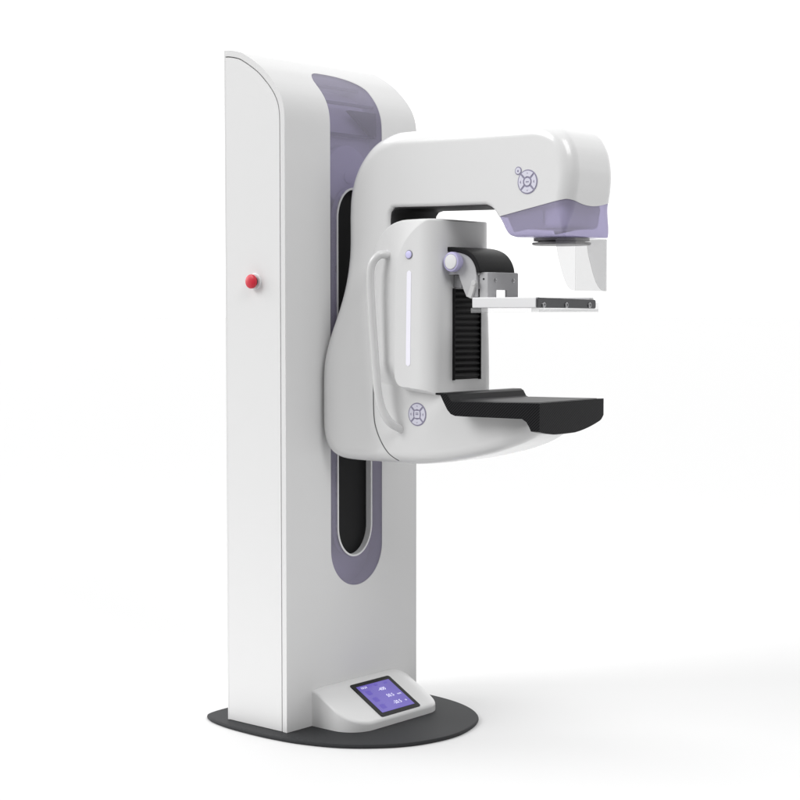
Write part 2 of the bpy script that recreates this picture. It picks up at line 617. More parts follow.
def mapped_slab(bm, rows, d0, d1, nx=12):
    """rows: list of (s, xl, xr) bottom to top, mapped on the front profile between two offsets"""
    L0, L1 = [], []
    for s, xl, xr in rows:
        for L, d in ((L0, d0), (L1, d1)):
            y, z = on_prof(s, d)
            L.append([bm.verts.new((xl + (xr - xl) * k / nx, y, z)) for k in range(nx + 1)])
    n = len(rows)
    for i in range(n - 1):
        for k in range(nx):
            bm.faces.new([L0[i][k], L0[i + 1][k], L0[i + 1][k + 1], L0[i][k + 1]])
            bm.faces.new([L1[i][k], L1[i][k + 1], L1[i + 1][k + 1], L1[i + 1][k]])
        for k in (0, nx):
            bm.faces.new([L0[i][k], L1[i][k], L1[i + 1][k], L0[i + 1][k]])
    for i in (0, n - 1):
        for k in range(nx):
            bm.faces.new([L0[i][k], L0[i][k + 1], L1[i][k + 1], L1[i][k]])


def stadium_rows(x0, x1, sb, st, top_flat=False, ry=None, grow=0.0):
    """outline with a round bottom and round top"""
    x0 -= grow; x1 += grow; sb -= grow; st += grow
    c = (x0 + x1) / 2; r = (x1 - x0) / 2
    ry = r if ry is None else ry + grow
    rows = []
    for k in range(13):
        a = math.radians(4 + 86 * k / 12)
        rows.append((sb + ry - ry * math.cos(a), c - r * math.sin(a), c + r * math.sin(a)))
    m = 40
    for k in range(1, m):
        rows.append((sb + ry + (st - ry - sb - ry) * k / m, x0, x1))
    if not top_flat:
        for k in range(13):
            a = math.radians(4 + 86 * (12 - k) / 12)
            rows.append((st - ry + ry * math.cos(a), c - r * math.sin(a), c + r * math.sin(a)))
    return rows


def strip_rows(grow=0.0):
    x0, x1 = 0.201 - grow, 0.446 + grow
    sb = S_of(z=0.432) - grow
    c = (x0 + x1) / 2; r = (x1 - x0) / 2; ry = 0.125
    rows = []
    for k in range(17):
        a = math.radians(3 + 87 * k / 16)
        rows.append((sb + ry - ry * math.cos(a), c - r * math.sin(a), c + r * math.sin(a)))
    s1 = S_of(z=1.86)
    for k in range(1, 30): rows.append((sb + ry + (s1 - sb - ry) * k / 29, x0, x1))
    sa = S_of(y=0.058) + grow            # the top end runs from the left corner, bowed, to a round right shoulder
    for k in range(1, 19):
        rows.append((s1 + (sa - s1) * k / 18, x0, x1))
    st = S_of(y=0.112) + grow
    for k in range(1, 15):
        q = k / 14
        a = math.radians(90 * q)
        s = sa + (st - sa) * math.sin(a)
        rows.append((s, x0 + (0.06) * (1 - math.cos(a)), x1 - (x1 - x0 - 0.085) * (1 - math.cos(a))))
    return rows


colp = [(0.262, 2.119)] + prof[1:] + [(0.0, ZB), (0.262, ZB)]
bm = bmesh.new()
b = bmesh.new()
prism(b, colp, 'x', 0, CW)
# soften: vertical rear edges, all rim edges
es = [e for e in b.edges if e.calc_face_angle(0) > math.radians(30) and not (e.verts[0].co.z < ZB + 1e-4 and e.verts[1].co.z < ZB + 1e-4)]
bmesh.ops.bevel(b, geom=es, offset=0.011, segments=4, profile=0.5, affect='EDGES', clamp_overlap=True)
merge(bm, b)


def inset_prof(d, dback, ztop_extra=0.0):
    """outline of the side panel: the column outline pulled in by d at front and hood"""
    P = np.array(prof)
    T = np.gradient(P, axis=0); T /= np.linalg.norm(T, axis=1, keepdims=True)
    Nn = np.stack([T[:, 1], -T[:, 0]], 1)
    Q = P + Nn * d
    Q = [tuple(q) for q in Q if q[0] < 0.262 - dback]
    return [(0.262 - dback, Q[0][1] + 0.001)] + Q + [(d, ZB - 0.01), (0.262 - dback, ZB - 0.01)]


test = inset_prof(0.022, 0.007)
if test[5][1] > prof[6][1]:      # pulled the wrong way: mirror the offset
    _i = inset_prof
    def inset_prof(d, dback): 
        q = _i(-d, dback); q[-2] = (d, ZB - 0.01); return q
cut1 = bmesh.new(); prism(cut1, inset_prof(0.0185, 0.006), 'x', -0.02, 0.012)
cut2 = bmesh.new(); mapped_slab(cut2, strip_rows(), -0.055, 0.02)
res = boolean(bm, [cut1, cut2])
res.polygons.foreach_set('use_smooth', [True] * len(res.polygons))
res.set_sharp_from_angle(angle=math.radians(28))
shell = wn(link('column_shell', res, M_WHITE, root))

bm = bmesh.new()
q = inset_prof(0.0219, 0.0070)
q[-1] = (q[-1][0], ZB + 0.001); q[-2] = (q[-2][0], ZB + 0.001)
prism(bm, q, 'x', -0.0005, 0.0115, r=0.0025, seg=2, angle=45)
obj('side_panel', bm, M_PANEL, root)

# violet see-through strip with the slot the arm travels in
s_lo, s_hi = S_of(z=0.525), S_of(z=1.70)
LX0, LX1 = 0.231, 0.396
bm = bmesh.new(); mapped_slab(bm, strip_rows(-0.0006), -0.006, -0.001, nx=16)
cutc = bmesh.new(); mapped_slab(cutc, stadium_rows(LX0, LX1, s_lo, s_hi, ry=0.1), -0.03, 0.03)
res = boolean(bm, [cutc])
res.polygons.foreach_set('use_smooth', [True] * len(res.polygons))
res.set_sharp_from_angle(angle=math.radians(28))
strip = link('front_strip', res, M_STRIP, root)
# slot lining: a light grey ring standing in the strip
bm = bmesh.new(); mapped_slab(bm, stadium_rows(LX0, LX1, s_lo, s_hi, ry=0.1), -0.024, 0.001)
cutc = bmesh.new(); mapped_slab(cutc, stadium_rows(LX0, LX1, s_lo, s_hi, ry=0.1, grow=-0.006), -0.06, 0.03)
res = boolean(bm, [cutc])
res.polygons.foreach_set('use_smooth', [True] * len(res.polygons))
res.set_sharp_from_angle(angle=math.radians(28))
link('slot_lining', res, mat('slot_lining_grey', (0.75, 0.75, 0.76), 0.45, vary=0.02), root)
bm = bmesh.new(); mapped_slab(bm, stadium_rows(LX0 + 0.002, LX1 - 0.002, s_lo + 0.002, s_hi - 0.002, ry=0.098), -0.026, -0.020)
obj('slot_belt', bm, M_BLACK, root)
# lift mechanism behind the upper strip, faintly seen through it
bm = bmesh.new()
lathe(bm, [(0.10, 0), (0.10, 0.018), (0.092, 0.022), (0.02, 0.022), (0.02, 0.026), (0, 0.026)], (0.315, 0.050, 1.735), (0, -1, 0), 64)
obj('lift_pulley', bm, mat('pulley_white', (0.75, 0.75, 0.77), 0.5), root)
bm = bmesh.new()
prism(bm, [(0.315, 1.945), (0.440, 1.945), (0.440, 1.865)], 'y', 0.040, 0.020)
obj('lift_bracket', bm, mat('bracket_dark', (0.03, 0.03, 0.04), 0.5), root)
M_BAR = mat('bar_grey', (0.2, 0.2, 0.23), 0.5)
for y0_, z0_ in ((0.036, 1.865), (0.036, 1.962), (0.090, 2.018)):
    bm = bmesh.new()
    box(bm, (0.203, y0_, z0_), (0.444, y0_ + 0.015, z0_ + 0.008))
    obj('lift_bar', bm, M_BAR, root)

# emergency stop on the side panel
bm = bmesh.new()
lathe(bm, [(0.0245, 0.0), (0.0245, 0.004), (0.0225, 0.0055), (0.017, 0.0055)], (-0.0004, 0.127, 1.401), (-1, 0, 0))
stop = obj('emergency_button', bm, M_CAP, root)
bm = bmesh.new()
lathe(bm, [(0.0145, 0.0), (0.0145, 0.010)], (-0.0055, 0.127, 1.401), (-1, 0, 0))
obj('button_neck', bm, M_BLACK, stop)
bm = bmesh.new()
lathe(bm, [(0.0185, 0.0), (0.0215, 0.002), (0.0222, 0.007), (0.0205, 0.011), (0.015, 0.0132), (0.007, 0.0142), (0, 0.0144)], (-0.0135, 0.127, 1.401), (-1, 0, 0))
obj('button_cap', bm, M_RED, stop)

# ------------------------------------------------------------------ foot console
CX0, CX1 = 0.112, 0.560
foot = rnd([(CX0, 0.0), (CX0, -0.178), (CX1, -0.178), (CX1, 0.0)], [0, 0.105, 0.105, 0], 14)
SL = (0.127 - 0.040) / 0.155
foot_ext = [(p[0], 0.03 if p[1] > -1e-6 else p[1]) for p in foot]


def con_F(x, y, z):
    d = poly_sd(foot_ext, x, y)
    r = 0.007
    top = ((z - 0.127) - SL * (y + 0.02)) / math.sqrt(1 + SL * SL)
    flat = z - 0.1290
    k = 0.006
    # soft meeting of the slope and the short flat rear
    a, b_ = top, flat
    hh = np.clip(0.5 + 0.5 * (a - b_) / k, 0, 1)
    tp = b_ * (1 - hh) + a * hh + k * hh * (1 - hh)
    # the slope sinks a little in a bow towards its left and right ends
    tp = tp + 0.026 * np.clip((x - (CX0 + CX1) / 2 - 0.14) / 0.085, 0, 1) ** 2 + 0.006 * np.clip(((CX0 + CX1) / 2 - 0.16 - x) / 0.07, 0, 1) ** 2
    u = np.maximum(d + r, 0); v = np.maximum(tp + r, 0)
    return np.sqrt(u * u + v * v) - r + np.minimum(np.maximum(d + r, tp + r), 0)


P, Q, N = solid(lambda y, z: (y, z), lambda x, pre: con_F(x, pre[0], pre[1]), (CX0 - 0.02, -0.20, -0.02), (CX1 + 0.02, 0.012, 0.15), 0.004)
T = np.concatenate([Q[:, [0, 1, 2]], Q[:, [0, 2, 3]]])
P, T, N = clip_tris(P, T, N, P[:, 2] - 0.0132, 1)
con = net_obj('console', P, T, N, M_WHITE, root)

# tilted screen: local frame on the slope
sc_o = Vector((0.344, -0.1015, 0.127 + SL * (-0.1015 + 0.02)))
ex = Vector((1, 0, 0)); ey = Vector((0, 1, SL)).normalized(); ez = ex.cross(ey)
SM = Matrix((ex, ey, ez)).transposed().to_4x4(); SM.translation = sc_o
hw, hh_ = 0.0955, 0.0795


def flat(bm, pts, z0, z1, M=SM, r=0.0):
    b = bmesh.new(); prism(b, pts, 'z', z0, z1, r=r, seg=2); merge(bm, b, M)


bm = bmesh.new()
flat(bm, rnd([(-hw, -hh_), (hw, -hh_), (hw, hh_), (-hw, hh_)], 0.008), -0.003, 0.0022)
fr = obj('screen_bezel', bm, M_GLASSB, con)
iw, ih = hw - 0.017, hh_ - 0.0155
bm = bmesh.new()
flat(bm, rnd([(-iw, -ih), (iw, -ih), (iw, ih), (-iw, ih)], 0.001, 2), 0.0010, 0.0027)
obj('screen', bm, M_SCREEN, con)


def text(s, size, x, y, name, material, parent, M, z=0.0031, align='CENTER'):
    cu = bpy.data.curves.new('txt', 'FONT'); cu.body = s; cu.size = size; cu.align_x = align; cu.align_y = 'CENTER'
    cu.extrude = 0.0001; cu.offset = size * 0.0
    o = bpy.data.objects.new('txt', cu); COL.objects.link(o)
    dg = bpy.context.evaluated_depsgraph_get()
    me = bpy.data.meshes.new_from_object(o.evaluated_get(dg))
    bpy.data.objects.remove(o); bpy.data.curves.remove(cu)
    bm = bmesh.new(); bm.from_mesh(me); bpy.data.meshes.remove(me)
    for v in bm.verts: v.co = M @ (v.co + Vector((x, y, z)))
    return obj(name, bm, material, parent)


# three readouts, a line of status writing at the top left, small icons on the left
text('-400', 0.019, 0.012, 0.030, 'screen_readout', M_TXT, con, SM)
text('50.5', 0.019, 0.020, -0.004, 'screen_readout', M_TXT, con, SM)
text('-20.5', 0.019, 0.020, -0.038, 'screen_readout', M_TXT, con, SM)
text('mm', 0.012, 0.060, -0.006, 'screen_unit', M_TXT, con, SM)
text('N', 0.010, 0.060, -0.040, 'screen_unit', M_TXT, con, SM)
text('10:24', 0.013, -0.052, 0.053, 'screen_clock', M_TXT, con, SM)
for yy in (0.028, -0.006, -0.040):
    bm = bmesh.new()
    flat(bm, rnd([(-0.062, yy - 0.010), (-0.040, yy - 0.010), (-0.040, yy + 0.010), (-0.062, yy + 0.010)], 0.003), 0.0026, 0.0030)
    o_ = obj('screen_icon', bm, M_TXTD, con)
bm = bmesh.new()
flat(bm, [(0.045, 0.050), (0.060, 0.050), (0.060, 0.056), (0.045, 0.056)], 0.0026, 0.0030)
obj('screen_status_mark', bm, M_TXTD, con); bm = bmesh.new()
flat(bm, [(0.0, 0.050), (0.012, 0.050), (0.012, 0.057), (0.0, 0.057)], 0.0026, 0.0030)
obj('screen_status_mark', bm, M_TXTD, con)

# ------------------------------------------------------------------ C-shaped arm
outer = [(-0.880, 1.519), (-0.892, 1.60), (-0.902, 1.66), (-0.903, 1.712), (-0.889, 1.770), (-0.855, 1.816), (-0.795, 1.841), (-0.715, 1.844),
         (-0.50, 1.846), (-0.30, 1.850), (-0.235, 1.846), (-0.170, 1.824), (-0.118, 1.781), (-0.082, 1.727), (-0.063, 1.665), (-0.058, 1.60)]
outer = [tuple(p) for p in spline(outer, 10)]
rear = [(-0.058, 1.60), (-0.058, 1.50), (-0.052, 1.40), (-0.040, 1.32), (-0.022, 1.24), (-0.008, 1.16), (-0.004, 1.08), (-0.004, 0.98),
        (-0.008, 0.93), (-0.026, 0.885), (-0.060, 0.858), (-0.11, 0.849), (-0.18, 0.846)]
rear = [tuple(p) for p in spline(rear, 4)]
bot = [(-0.18, 0.846), (-0.262, 0.846), (-0.361, 0.850), (-0.476, 0.865), (-0.588, 0.889), (-0.660, 0.910), (-0.725, 0.935), (-0.772, 0.962), (-0.792, 0.985)]
bot = [tuple(p) for p in spline(bot, 4)]
inner = [(-0.792, 0.985), (-0.785, 1.0), (-0.775, 1.01), (-0.765, 1.035), (-0.565, 1.028), (-0.53, 1.040), (-0.503, 1.062), (-0.445, 1.069), (-0.415, 1.10), (-0.40, 1.25), (-0.245, 1.30), (-0.238, 1.60)]
hook = [tuple(p) for p in spline([(-0.238, 1.585), (-0.241, 1.607), (-0.252, 1.619), (-0.270, 1.623), (-0.44, 1.619), (-0.585, 1.617), (-0.612, 1.614),
                                  (-0.632, 1.603), (-0.648, 1.584), (-0.663, 1.562), (-0.676, 1.540), (-0.690, 1.526), (-0.712, 1.519)], 4)]
ARM = outer[:-1] + rear[:-1] + bot + inner[:-1] + hook
open_line = hook[::2] + [(-0.860, 1.519)]


def arm_w(y, z):
    flare = sstep(-z, -1.52, -1.12) * sstep(y, -0.20, -0.015)
    w = 0.116 + 0.062 * flare
    w = w - 0.018 * sstep(-y, 0.66, 0.80) * sstep(-z, -1.3, -1.1)
    return w


def arm_F2(y, z):
    d = poly_sd(ARM, y, z)
    do = line_d(open_line, y, z)
    r = 0.011 + 0.033 * sstep(do, 0.01, 0.10)
    lower = np.maximum(sstep(-z, -1.0, -0.92), sstep(-z, -1.3, -1.1) * sstep(y, -0.24, -0.14))
    mid = sstep(z, 0.97, 1.02) * sstep(-z, -1.45, -1.30) * sstep(-y, 0.24, 0.30)
    r = r * (1 - mid) + 0.011 * mid
    r = r * (1 - lower) + 0.040 * lower
    return d, r, arm_w(y, z)


def arm_F(x, pre):
    d, r, w = pre
    a = np.abs(x - XC) - w
    u = np.maximum(d + r, 0); v = np.maximum(a + r, 0)
    return np.sqrt(u * u + v * v) - r + np.minimum(np.maximum(d + r, a + r), 0)


P, Q, N = solid(arm_F2, arm_F, (0.12, -0.92, 0.82), (0.52, 0.02, 1.88), 0.0045)
T = np.concatenate([Q[:, [0, 1, 2]], Q[:, [0, 2, 3]]])
zc = 1.581 + (-0.658 - P[:, 1]) * 0.182 - 0.018 * np.clip(1 - ((P[:, 0] - XC) / 0.105) ** 2, 0, 1) * sstep(-P[:, 1], 0.80, 0.86)
g = P[:, 2] - zc
g = np.where((P[:, 1] < -0.60) & (P[:, 2] > 1.35), g, 1.0)
Pw, Tw, Nw = clip_tris(P, T, N, g, 1)
arm = net_obj('arm', Pw, Tw, Nw, M_GLOSS, root)
Pp, Tp, Np = clip_tris(P - N * 0.0012, T, N, g, -1)
headc = net_obj('head_cover', Pp, Tp, Np, M_HEADC, root)
# what is inside the violet cover: the tube housing block
bm = bmesh.new()
b = bmesh.new()
prism(b, [(-0.700, 1.545), (-0.855, 1.545), (-0.865, 1.600), (-0.845, 1.66), (-0.70, 1.66)], 'x', XC - 0.097, XC + 0.097, r=0.012)
merge(bm, b)
obj('tube_housing', bm, mat('tube_housing_grey', (0.74, 0.73, 0.76), 0.5), root)
M_TB = mat('tube_bracket_grey', (0.35, 0.35, 0.38), 0.5)
for sx in (XC - 0.1045, XC + 0.0985):
    bm = bmesh.new()
    prism(bm, [(-0.672, 1.590), (-0.700, 1.535), (-0.80, 1.55), (-0.80, 1.595)], 'x', sx, sx + 0.006)
    obj('tube_bracket', bm, M_TB, root)


bm = bmesh.new()  # dark sheet whose colour stands in for shade under the beam and at the spine
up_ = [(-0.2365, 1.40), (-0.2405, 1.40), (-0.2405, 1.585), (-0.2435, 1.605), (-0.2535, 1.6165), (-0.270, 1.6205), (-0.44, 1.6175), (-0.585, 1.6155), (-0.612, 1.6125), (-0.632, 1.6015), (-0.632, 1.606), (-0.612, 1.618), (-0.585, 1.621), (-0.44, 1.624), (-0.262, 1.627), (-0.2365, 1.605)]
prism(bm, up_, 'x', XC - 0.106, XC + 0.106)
obj('underside_shade_sheet', bm, mat('underside_shade_dark', (0.045, 0.045, 0.047), 0.6, vary=0.05, spec=0.2), root)


def arm_x(y, z, side=-1):
    """x of the arm's side surface at (y, z)"""
    lo, hi = 0.0, 0.25
    for _ in range(30):
        m_ = (lo + hi) / 2
        v_ = arm_F(np.array([XC + side * m_]), arm_F2(np.array([y]), np.array([z])))[0]
        if v_ < 0: lo = m_
        else: hi = m_
    return XC + side * lo


# the joint between the arm's shoulder and its front body
sl = spline([(-0.179, 1.21), (-0.179, 1.16), (-0.178, 1.08), (-0.180, 0.99), (-0.190, 0.945), (-0.212, 0.905), (-0.240, 0.875), (-0.268, 0.856)], 8)
bm = bmesh.new()
tube(bm, [(arm_x(p[0], p[1]) + 0.0006, p[0], p[1]) for p in sl], [0.0004 + 0.0016 * min(1, k / 18) for k in range(len(sl))], 10)
obj('shoulder_joint', bm, mat('joint_grey', (0.12, 0.12, 0.125), 0.6), root)

# collimator under the head
bm = bmesh.new()
lathe(bm, [(0.080, 0.0), (0.080, 0.008), (0.068, 0.009), (0.068, 0.012), (0.084, 0.013), (0.084, 0.018), (0.08, 0.020), (0.03, 0.020), (0, 0.019)], (XC, -0.792, 1.5185), (0, 0, -1), 72)
obj('collimator', bm, mat('collimator_grey', (0.16, 0.155, 0.155), 0.35, vary=0.04), root)

# clear face shield: two side panes and a front pane, one bent sheet
hS = 0.078
edge = [(-0.825, 1.515), (-0.833, 1.47), (-0.842, 1.44), (-0.850, 1.415), (-0.862, 1.388), (-0.876, 1.372), (-0.893, 1.367)]
edge = [tuple(p) for p in spline(edge, 4)]
side = edge + [(-0.893, 1.515)]
bm = bmesh.new()
prism(bm, side, 'x', XC - hS, XC - hS + 0.0025)
prism(bm, side, 'x', XC + hS - 0.0025, XC + hS)
box(bm, (XC - hS, -0.8965, 1.367), (XC + hS, -0.8938, 1.515))
obj('face_shield', bm, M_CLEAR, root)

# ------------------------------------------------------------------ compression housing inside the C
TZ, TB = 1.583, 1.070
tomb = [(-0.443, 1.050), (-0.443, TZ - 0.004), (-0.425, TZ), (-0.32, TZ)] + [tuple(p) for p in spline([(-0.300, 1.582), (-0.262, 1.574), (-0.226, 1.556), (-0.196, 1.527), (-0.178, 1.493), (-0.172, 1.455), (-0.172, 1.41)], 5)] + [(-0.172, 1.050)]
pad = [(-0.60, 1.055), (-0.60, 1.62)] + [tuple(p) for p in spline([(-0.46, 1.590), (-0.43, 1.585), (-0.392, 1.569), (-0.356, 1.545), (-0.325, 1.512), (-0.303, 1.468), (-0.294, 1.415), (-0.292, 1.34)], 5)] + \
      [tuple(p) for p in spline([(-0.292, 1.14), (-0.293, 1.112), (-0.300, 1.095), (-0.314, 1.085), (-0.34, 1.082), (-0.40, 1.076), (-0.43, 1.066)], 4)]


def hou_F2(y, z):
    d = poly_sd(tomb, y, z)
    dp = poly_sd(pad, y, z)
    base_r = 0.1172 - 0.005 * sstep(-z, -1.14, -1.08)
    wpad = 0.146 + 0.006 * sstep(-z, -1.58, -1.08)
    slow = base_r + (wpad - base_r) * (1 - np.clip(dp / 0.125, 0, 1))
    tight = base_r + (wpad - base_r) * (1 - np.clip(dp / 0.014, 0, 1))
    k = sstep(z, 1.06, 1.16)
    w = tight * (1 - k) + slow * k
    # the rear band sinks to the arm's side further down
    # front corners rounded in plan
    yy = np.clip((-y - 0.380) / 0.063, 0, 1)
    w = w - (0.044 + 0.016 * sstep(z, 1.08, 1.50)) * (1 - np.sqrt(np.clip(1 - yy * yy, 0, 1)))
    return d, w


def hou_F(x, pre):
    d, w = pre
    r = 0.006
    a = np.abs(x - XC) - w
    a = a * 0.9
    u = np.maximum(d + r, 0); v = np.maximum(a + r, 0)
    return np.sqrt(u * u + v * v) - r + np.minimum(np.maximum(d + r, a + r), 0)


P, Q, N = solid(hou_F2, hou_F, (0.15, -0.46, 1.03), (0.49, -0.155, 1.60), 0.004)
hous = net_obj('compression_housing', P, Q, N, M_WHITE, root)


def hou_x(y, z):
    lo, hi = 0.0, 0.2
    for _ in range(30):
        m_ = (lo + hi) / 2
        if hou_F(np.array([XC - m_]), hou_F2(np.array([y]), np.array([z])))[0] < 0: lo = m_
        else: hi = m_
    return XC - lo


# light strip and round button on the housing's side (they follow the surface)
def side_patch(bm, outline_fn, zs, y0, y1, t0, t1):
    pass


bm = bmesh.new()
n = 60; z0, z1 = 1.146, 1.431; yc, hw_ = -0.346, 0.0082
A, B = [], []
for i in range(n + 1):
    z = z0 + (z1 - z0) * i / n
    e = min(z - z0, z1 - z)
    ww = hw_ if e > hw_ else math.sqrt(max(1e-8, hw_ ** 2 - (hw_ - e) ** 2))
    ra = []
    for k in range(5):
        y = yc - ww + 2 * ww * k / 4
        x = hou_x(y, z)
        ra.append((bm.verts.new((x - 0.0012, y, z)), bm.verts.new((x + 0.003, y, z))))
    A.append(ra)
for i in range(n):
    for k in range(4):
        bm.faces.new([A[i][k][0], A[i][k + 1][0], A[i + 1][k + 1][0], A[i + 1][k][0]])
    for k in (0, 4):
        bm.faces.new([A[i][k][0], A[i][k][1], A[i + 1][k][1], A[i + 1][k][0]])
obj('light_strip', bm, M_LEDW, hous)
bm = bmesh.new()
xb = hou_x(-0.345, 1.478)
lathe(bm, [(0.0135, -0.004), (0.0135, 0.0012), (0.0125, 0.002), (0.011, 0.002)], (xb, -0.345, 1.478), (-1, 0, 0.03))
bt = obj('round_button', bm, mat('button_ring_grey', (0.22, 0.22, 0.25), 0.4), hous)
bm = bmesh.new()
lathe(bm, [(0.0112, 0.001), (0.0112, 0.003), (0.0095, 0.0042), (0, 0.0045)], (xb, -0.345, 1.478), (-1, 0, 0.03))
obj('button_lens', bm, M_BTN, hous)

# bellows window on the front of the housing
yF = -0.443
bm = bmesh.new()
box(bm, (0.258, yF - 0.0012, 1.106), (0.386, yF + 0.01, 1.376))
box(bm, (0.2575, yF - 0.0092, 1.104), (0.2598, yF + 0.01, 1.378))
box(bm, (0.3842, yF - 0.0092, 1.104), (0.3865, yF + 0.01, 1.378))
obj('bellows_opening', bm, M_BLACK, hous)
nf = 15
pts = []
for i in range(nf * 2 + 1):
    z = 1.108 + (1.374 - 1.108) * i / (nf * 2)
    pts.append((yF - 0.0016 if i % 2 == 0 else yF - 0.0085, z))
pl = [(yF + 0.004, 1.108)] + pts + [(yF + 0.004, 1.374)]
bm = bmesh.new(); prism(bm, pl, 'x', 0.262, 0.382)
obj('bellows', bm, M_SATIN, hous, angle=10)

# grab handle
hp = spline([(hou_x(-0.246, 1.478) + 0.01, -0.250, 1.480), (0.178, -0.247, 1.480), (0.162, -0.240, 1.479), (0.150, -0.228, 1.465), (0.144, -0.220, 1.443), (0.1425, -0.218, 1.41),
             (0.143, -0.219, 1.37), (0.144, -0.224, 1.29), (0.146, -0.230, 1.21), (0.148, -0.236, 1.13), (0.149, -0.243, 1.067), (0.152, -0.252, 1.025), (0.160, -0.264, 0.993), (0.175, -0.276, 0.970),
             (arm_x(-0.285, 0.955) + 0.008, -0.286, 0.951)], 6)
bm = bmesh.new(); tube(bm, hp, 0.0125, 24)
hdl = obj('grab_handle', bm, mat('handle_grey', (0.68, 0.68, 0.68), 0.25, coat=0.4), root, angle=60)
bm = bmesh.new()
lathe(bm, [(0.0155, 0), (0.0155, 0.004), (0.013, 0.006)], (hou_x(-0.247, 1.479) + 0.004, -0.247, 1.479), (-1, 0, 0.1))
obj('handle_collar', bm, M_GLOSS, hdl)

# ------------------------------------------------------------------ compression carriage
def cov_prof(off=0.0):
    c = [(-0.435, 1.500), (-0.470, 1.499), (-0.505, 1.492), (-0.532, 1.479), (-0.550, 1.460), (-0.560, 1.440), (-0.563, 1.424)]
    c = np.array(spline(c, 5))
    T_ = np.gradient(c, axis=0); T_ /= np.linalg.norm(T_, axis=1, keepdims=True)
    Nn = np.stack([T_[:, 1], -T_[:, 0]], 1)
    if Nn[0][1] < 0: Nn = -Nn
    return [tuple(p) for p in c + Nn * off]


o1, o2 = cov_prof(0), cov_prof(-0.014)
bm = bmesh.new(); prism(bm, o1 + o2[::-1], 'x', XC - 0.086, XC + 0.086, r=0.0025, seg=2, angle=50)
obj('carriage_cover', bm, M_SATIN, root)
car_poly = [p for p in cov_prof(-0.013)] + [(-0.566, 1.30), (-0.543, 1.30), (-0.536, 1.375), (-0.500, 1.375), (-0.482, 1.425), (-0.435, 1.420), (-0.435, 1.470)]
o3 = cov_prof(-0.0145)
side_pl = o3 + [(-0.550, 1.352), (-0.512, 1.352), (-0.500, 1.375), (-0.482, 1.418), (-0.430, 1.418)]
bm = bmesh.new()
prism(bm, side_pl, 'x', XC - 0.083, XC - 0.074, r=0.0012, seg=2)
carr = obj('carriage_arm', bm, M_GREY, root)
bm = bmesh.new()
side_pl = o3[:-3] + [(-0.540, 1.424), (-0.430, 1.424)]
prism(bm, side_pl, 'x', XC + 0.074, XC + 0.083, r=0.0012, seg=2)
obj('carriage_arm', bm, M_GREY, root)
bm = bmesh.new(); box(bm, (0.262, -0.475, 1.378), (0.378, -0.444, 1.418), 0.003)
box(bm, (0.25, -0.50, 1.424), (0.39, -0.444, 1.484), 0.003)
obj('carriage_block', bm, mat('carriage_block_grey', (0.40, 0.40, 0.41), 0.45, vary=0.02), root)
# bracket box with the square hole
bm = bmesh.new()
box(bm, (XC - 0.073, -0.584, 1.345), (XC + 0.077, -0.551, 1.424), 0.004)
c1 = bmesh.new(); box(c1, (0.288, -0.62, 1.340), (0.340, -0.52, 1.372))
c2 = bmesh.new(); box(c2, (XC - 0.064, -0.576, 1.330), (XC + 0.068, -0.53, 1.416))
res = boolean(bm, [c1, c2])
res.polygons.foreach_set('use_smooth', [True] * len(res.polygons)); res.set_sharp_from_angle(angle=math.radians(30))
brk = wn(link('paddle_bracket', res, M_GREY, root))
for sx in (0.283, 0.371):
    bm = bmesh.new(); lathe(bm, [(0.0062, 0), (0.0062, 0.001), (0.005, 0.0016), (0.0028, 0.0016), (0.0028, 0.0004), (0, 0.0004)], (sx, -0.584, 1.400), (0, -1, 0), 20)
    obj('screw', bm, M_STEEL, brk)
bm = bmesh.new(); lathe(bm, [(0.003, 0), (0.003, 0.0008), (0, 0.0008)], (XC - 0.073, -0.568, 1.404), (-1, 0, 0), 16)
obj('pin_hole', bm, M_BLACK, brk)
# violet rimmed knob on the left of the carriage
bm = bmesh.new()
lathe(bm, [(0.024, 0.0), (0.024, 0.008), (0.0275, 0.009), (0.0295, 0.012), (0.0295, 0.024), (0.0275, 0.0275), (0.0235, 0.0285), (0.0225, 0.0265)], (XC - 0.083, -0.475, 1.455), (-1, 0, 0), 56)
kn = obj('carriage_knob', bm, M_LILAC, root)
bm = bmesh.new()
lathe(bm, [(0.0222, 0.016), (0.0222, 0.0285), (0.0205, 0.0305), (0.012, 0.0315), (0, 0.0317)], (XC - 0.083, -0.475, 1.455), (-1, 0, 0), 56)
obj('knob_cap', bm, M_CAP, kn)
# release lever
bm = bmesh.new()
LM = Matrix.Translation((XC - 0.086, -0.545, 1.392)) @ Matrix.Rotation(math.radians(22), 4, 'X')
b = bmesh.new(); box(b, (-0.006, -0.0085, -0.046), (0.003, 0.0085, 0.006), 0.0025); merge(bm, b, LM)
b = bmesh.new(); lathe(b, [(0.0085, 0), (0.0085, 0.010), (0.007, 0.0115), (0, 0.0115)], (0.004, 0, 0), (-1, 0, 0), 28); merge(bm, b, LM)
lev = obj('release_lever', bm, mat('lever_grey', (0.58, 0.58, 0.58), 0.4, vary=0.02), root)

# ------------------------------------------------------------------ compression paddle
bm = bmesh.new()
X0, X1 = 0.180, 0.470
Yr, Yf = -0.577, -0.807
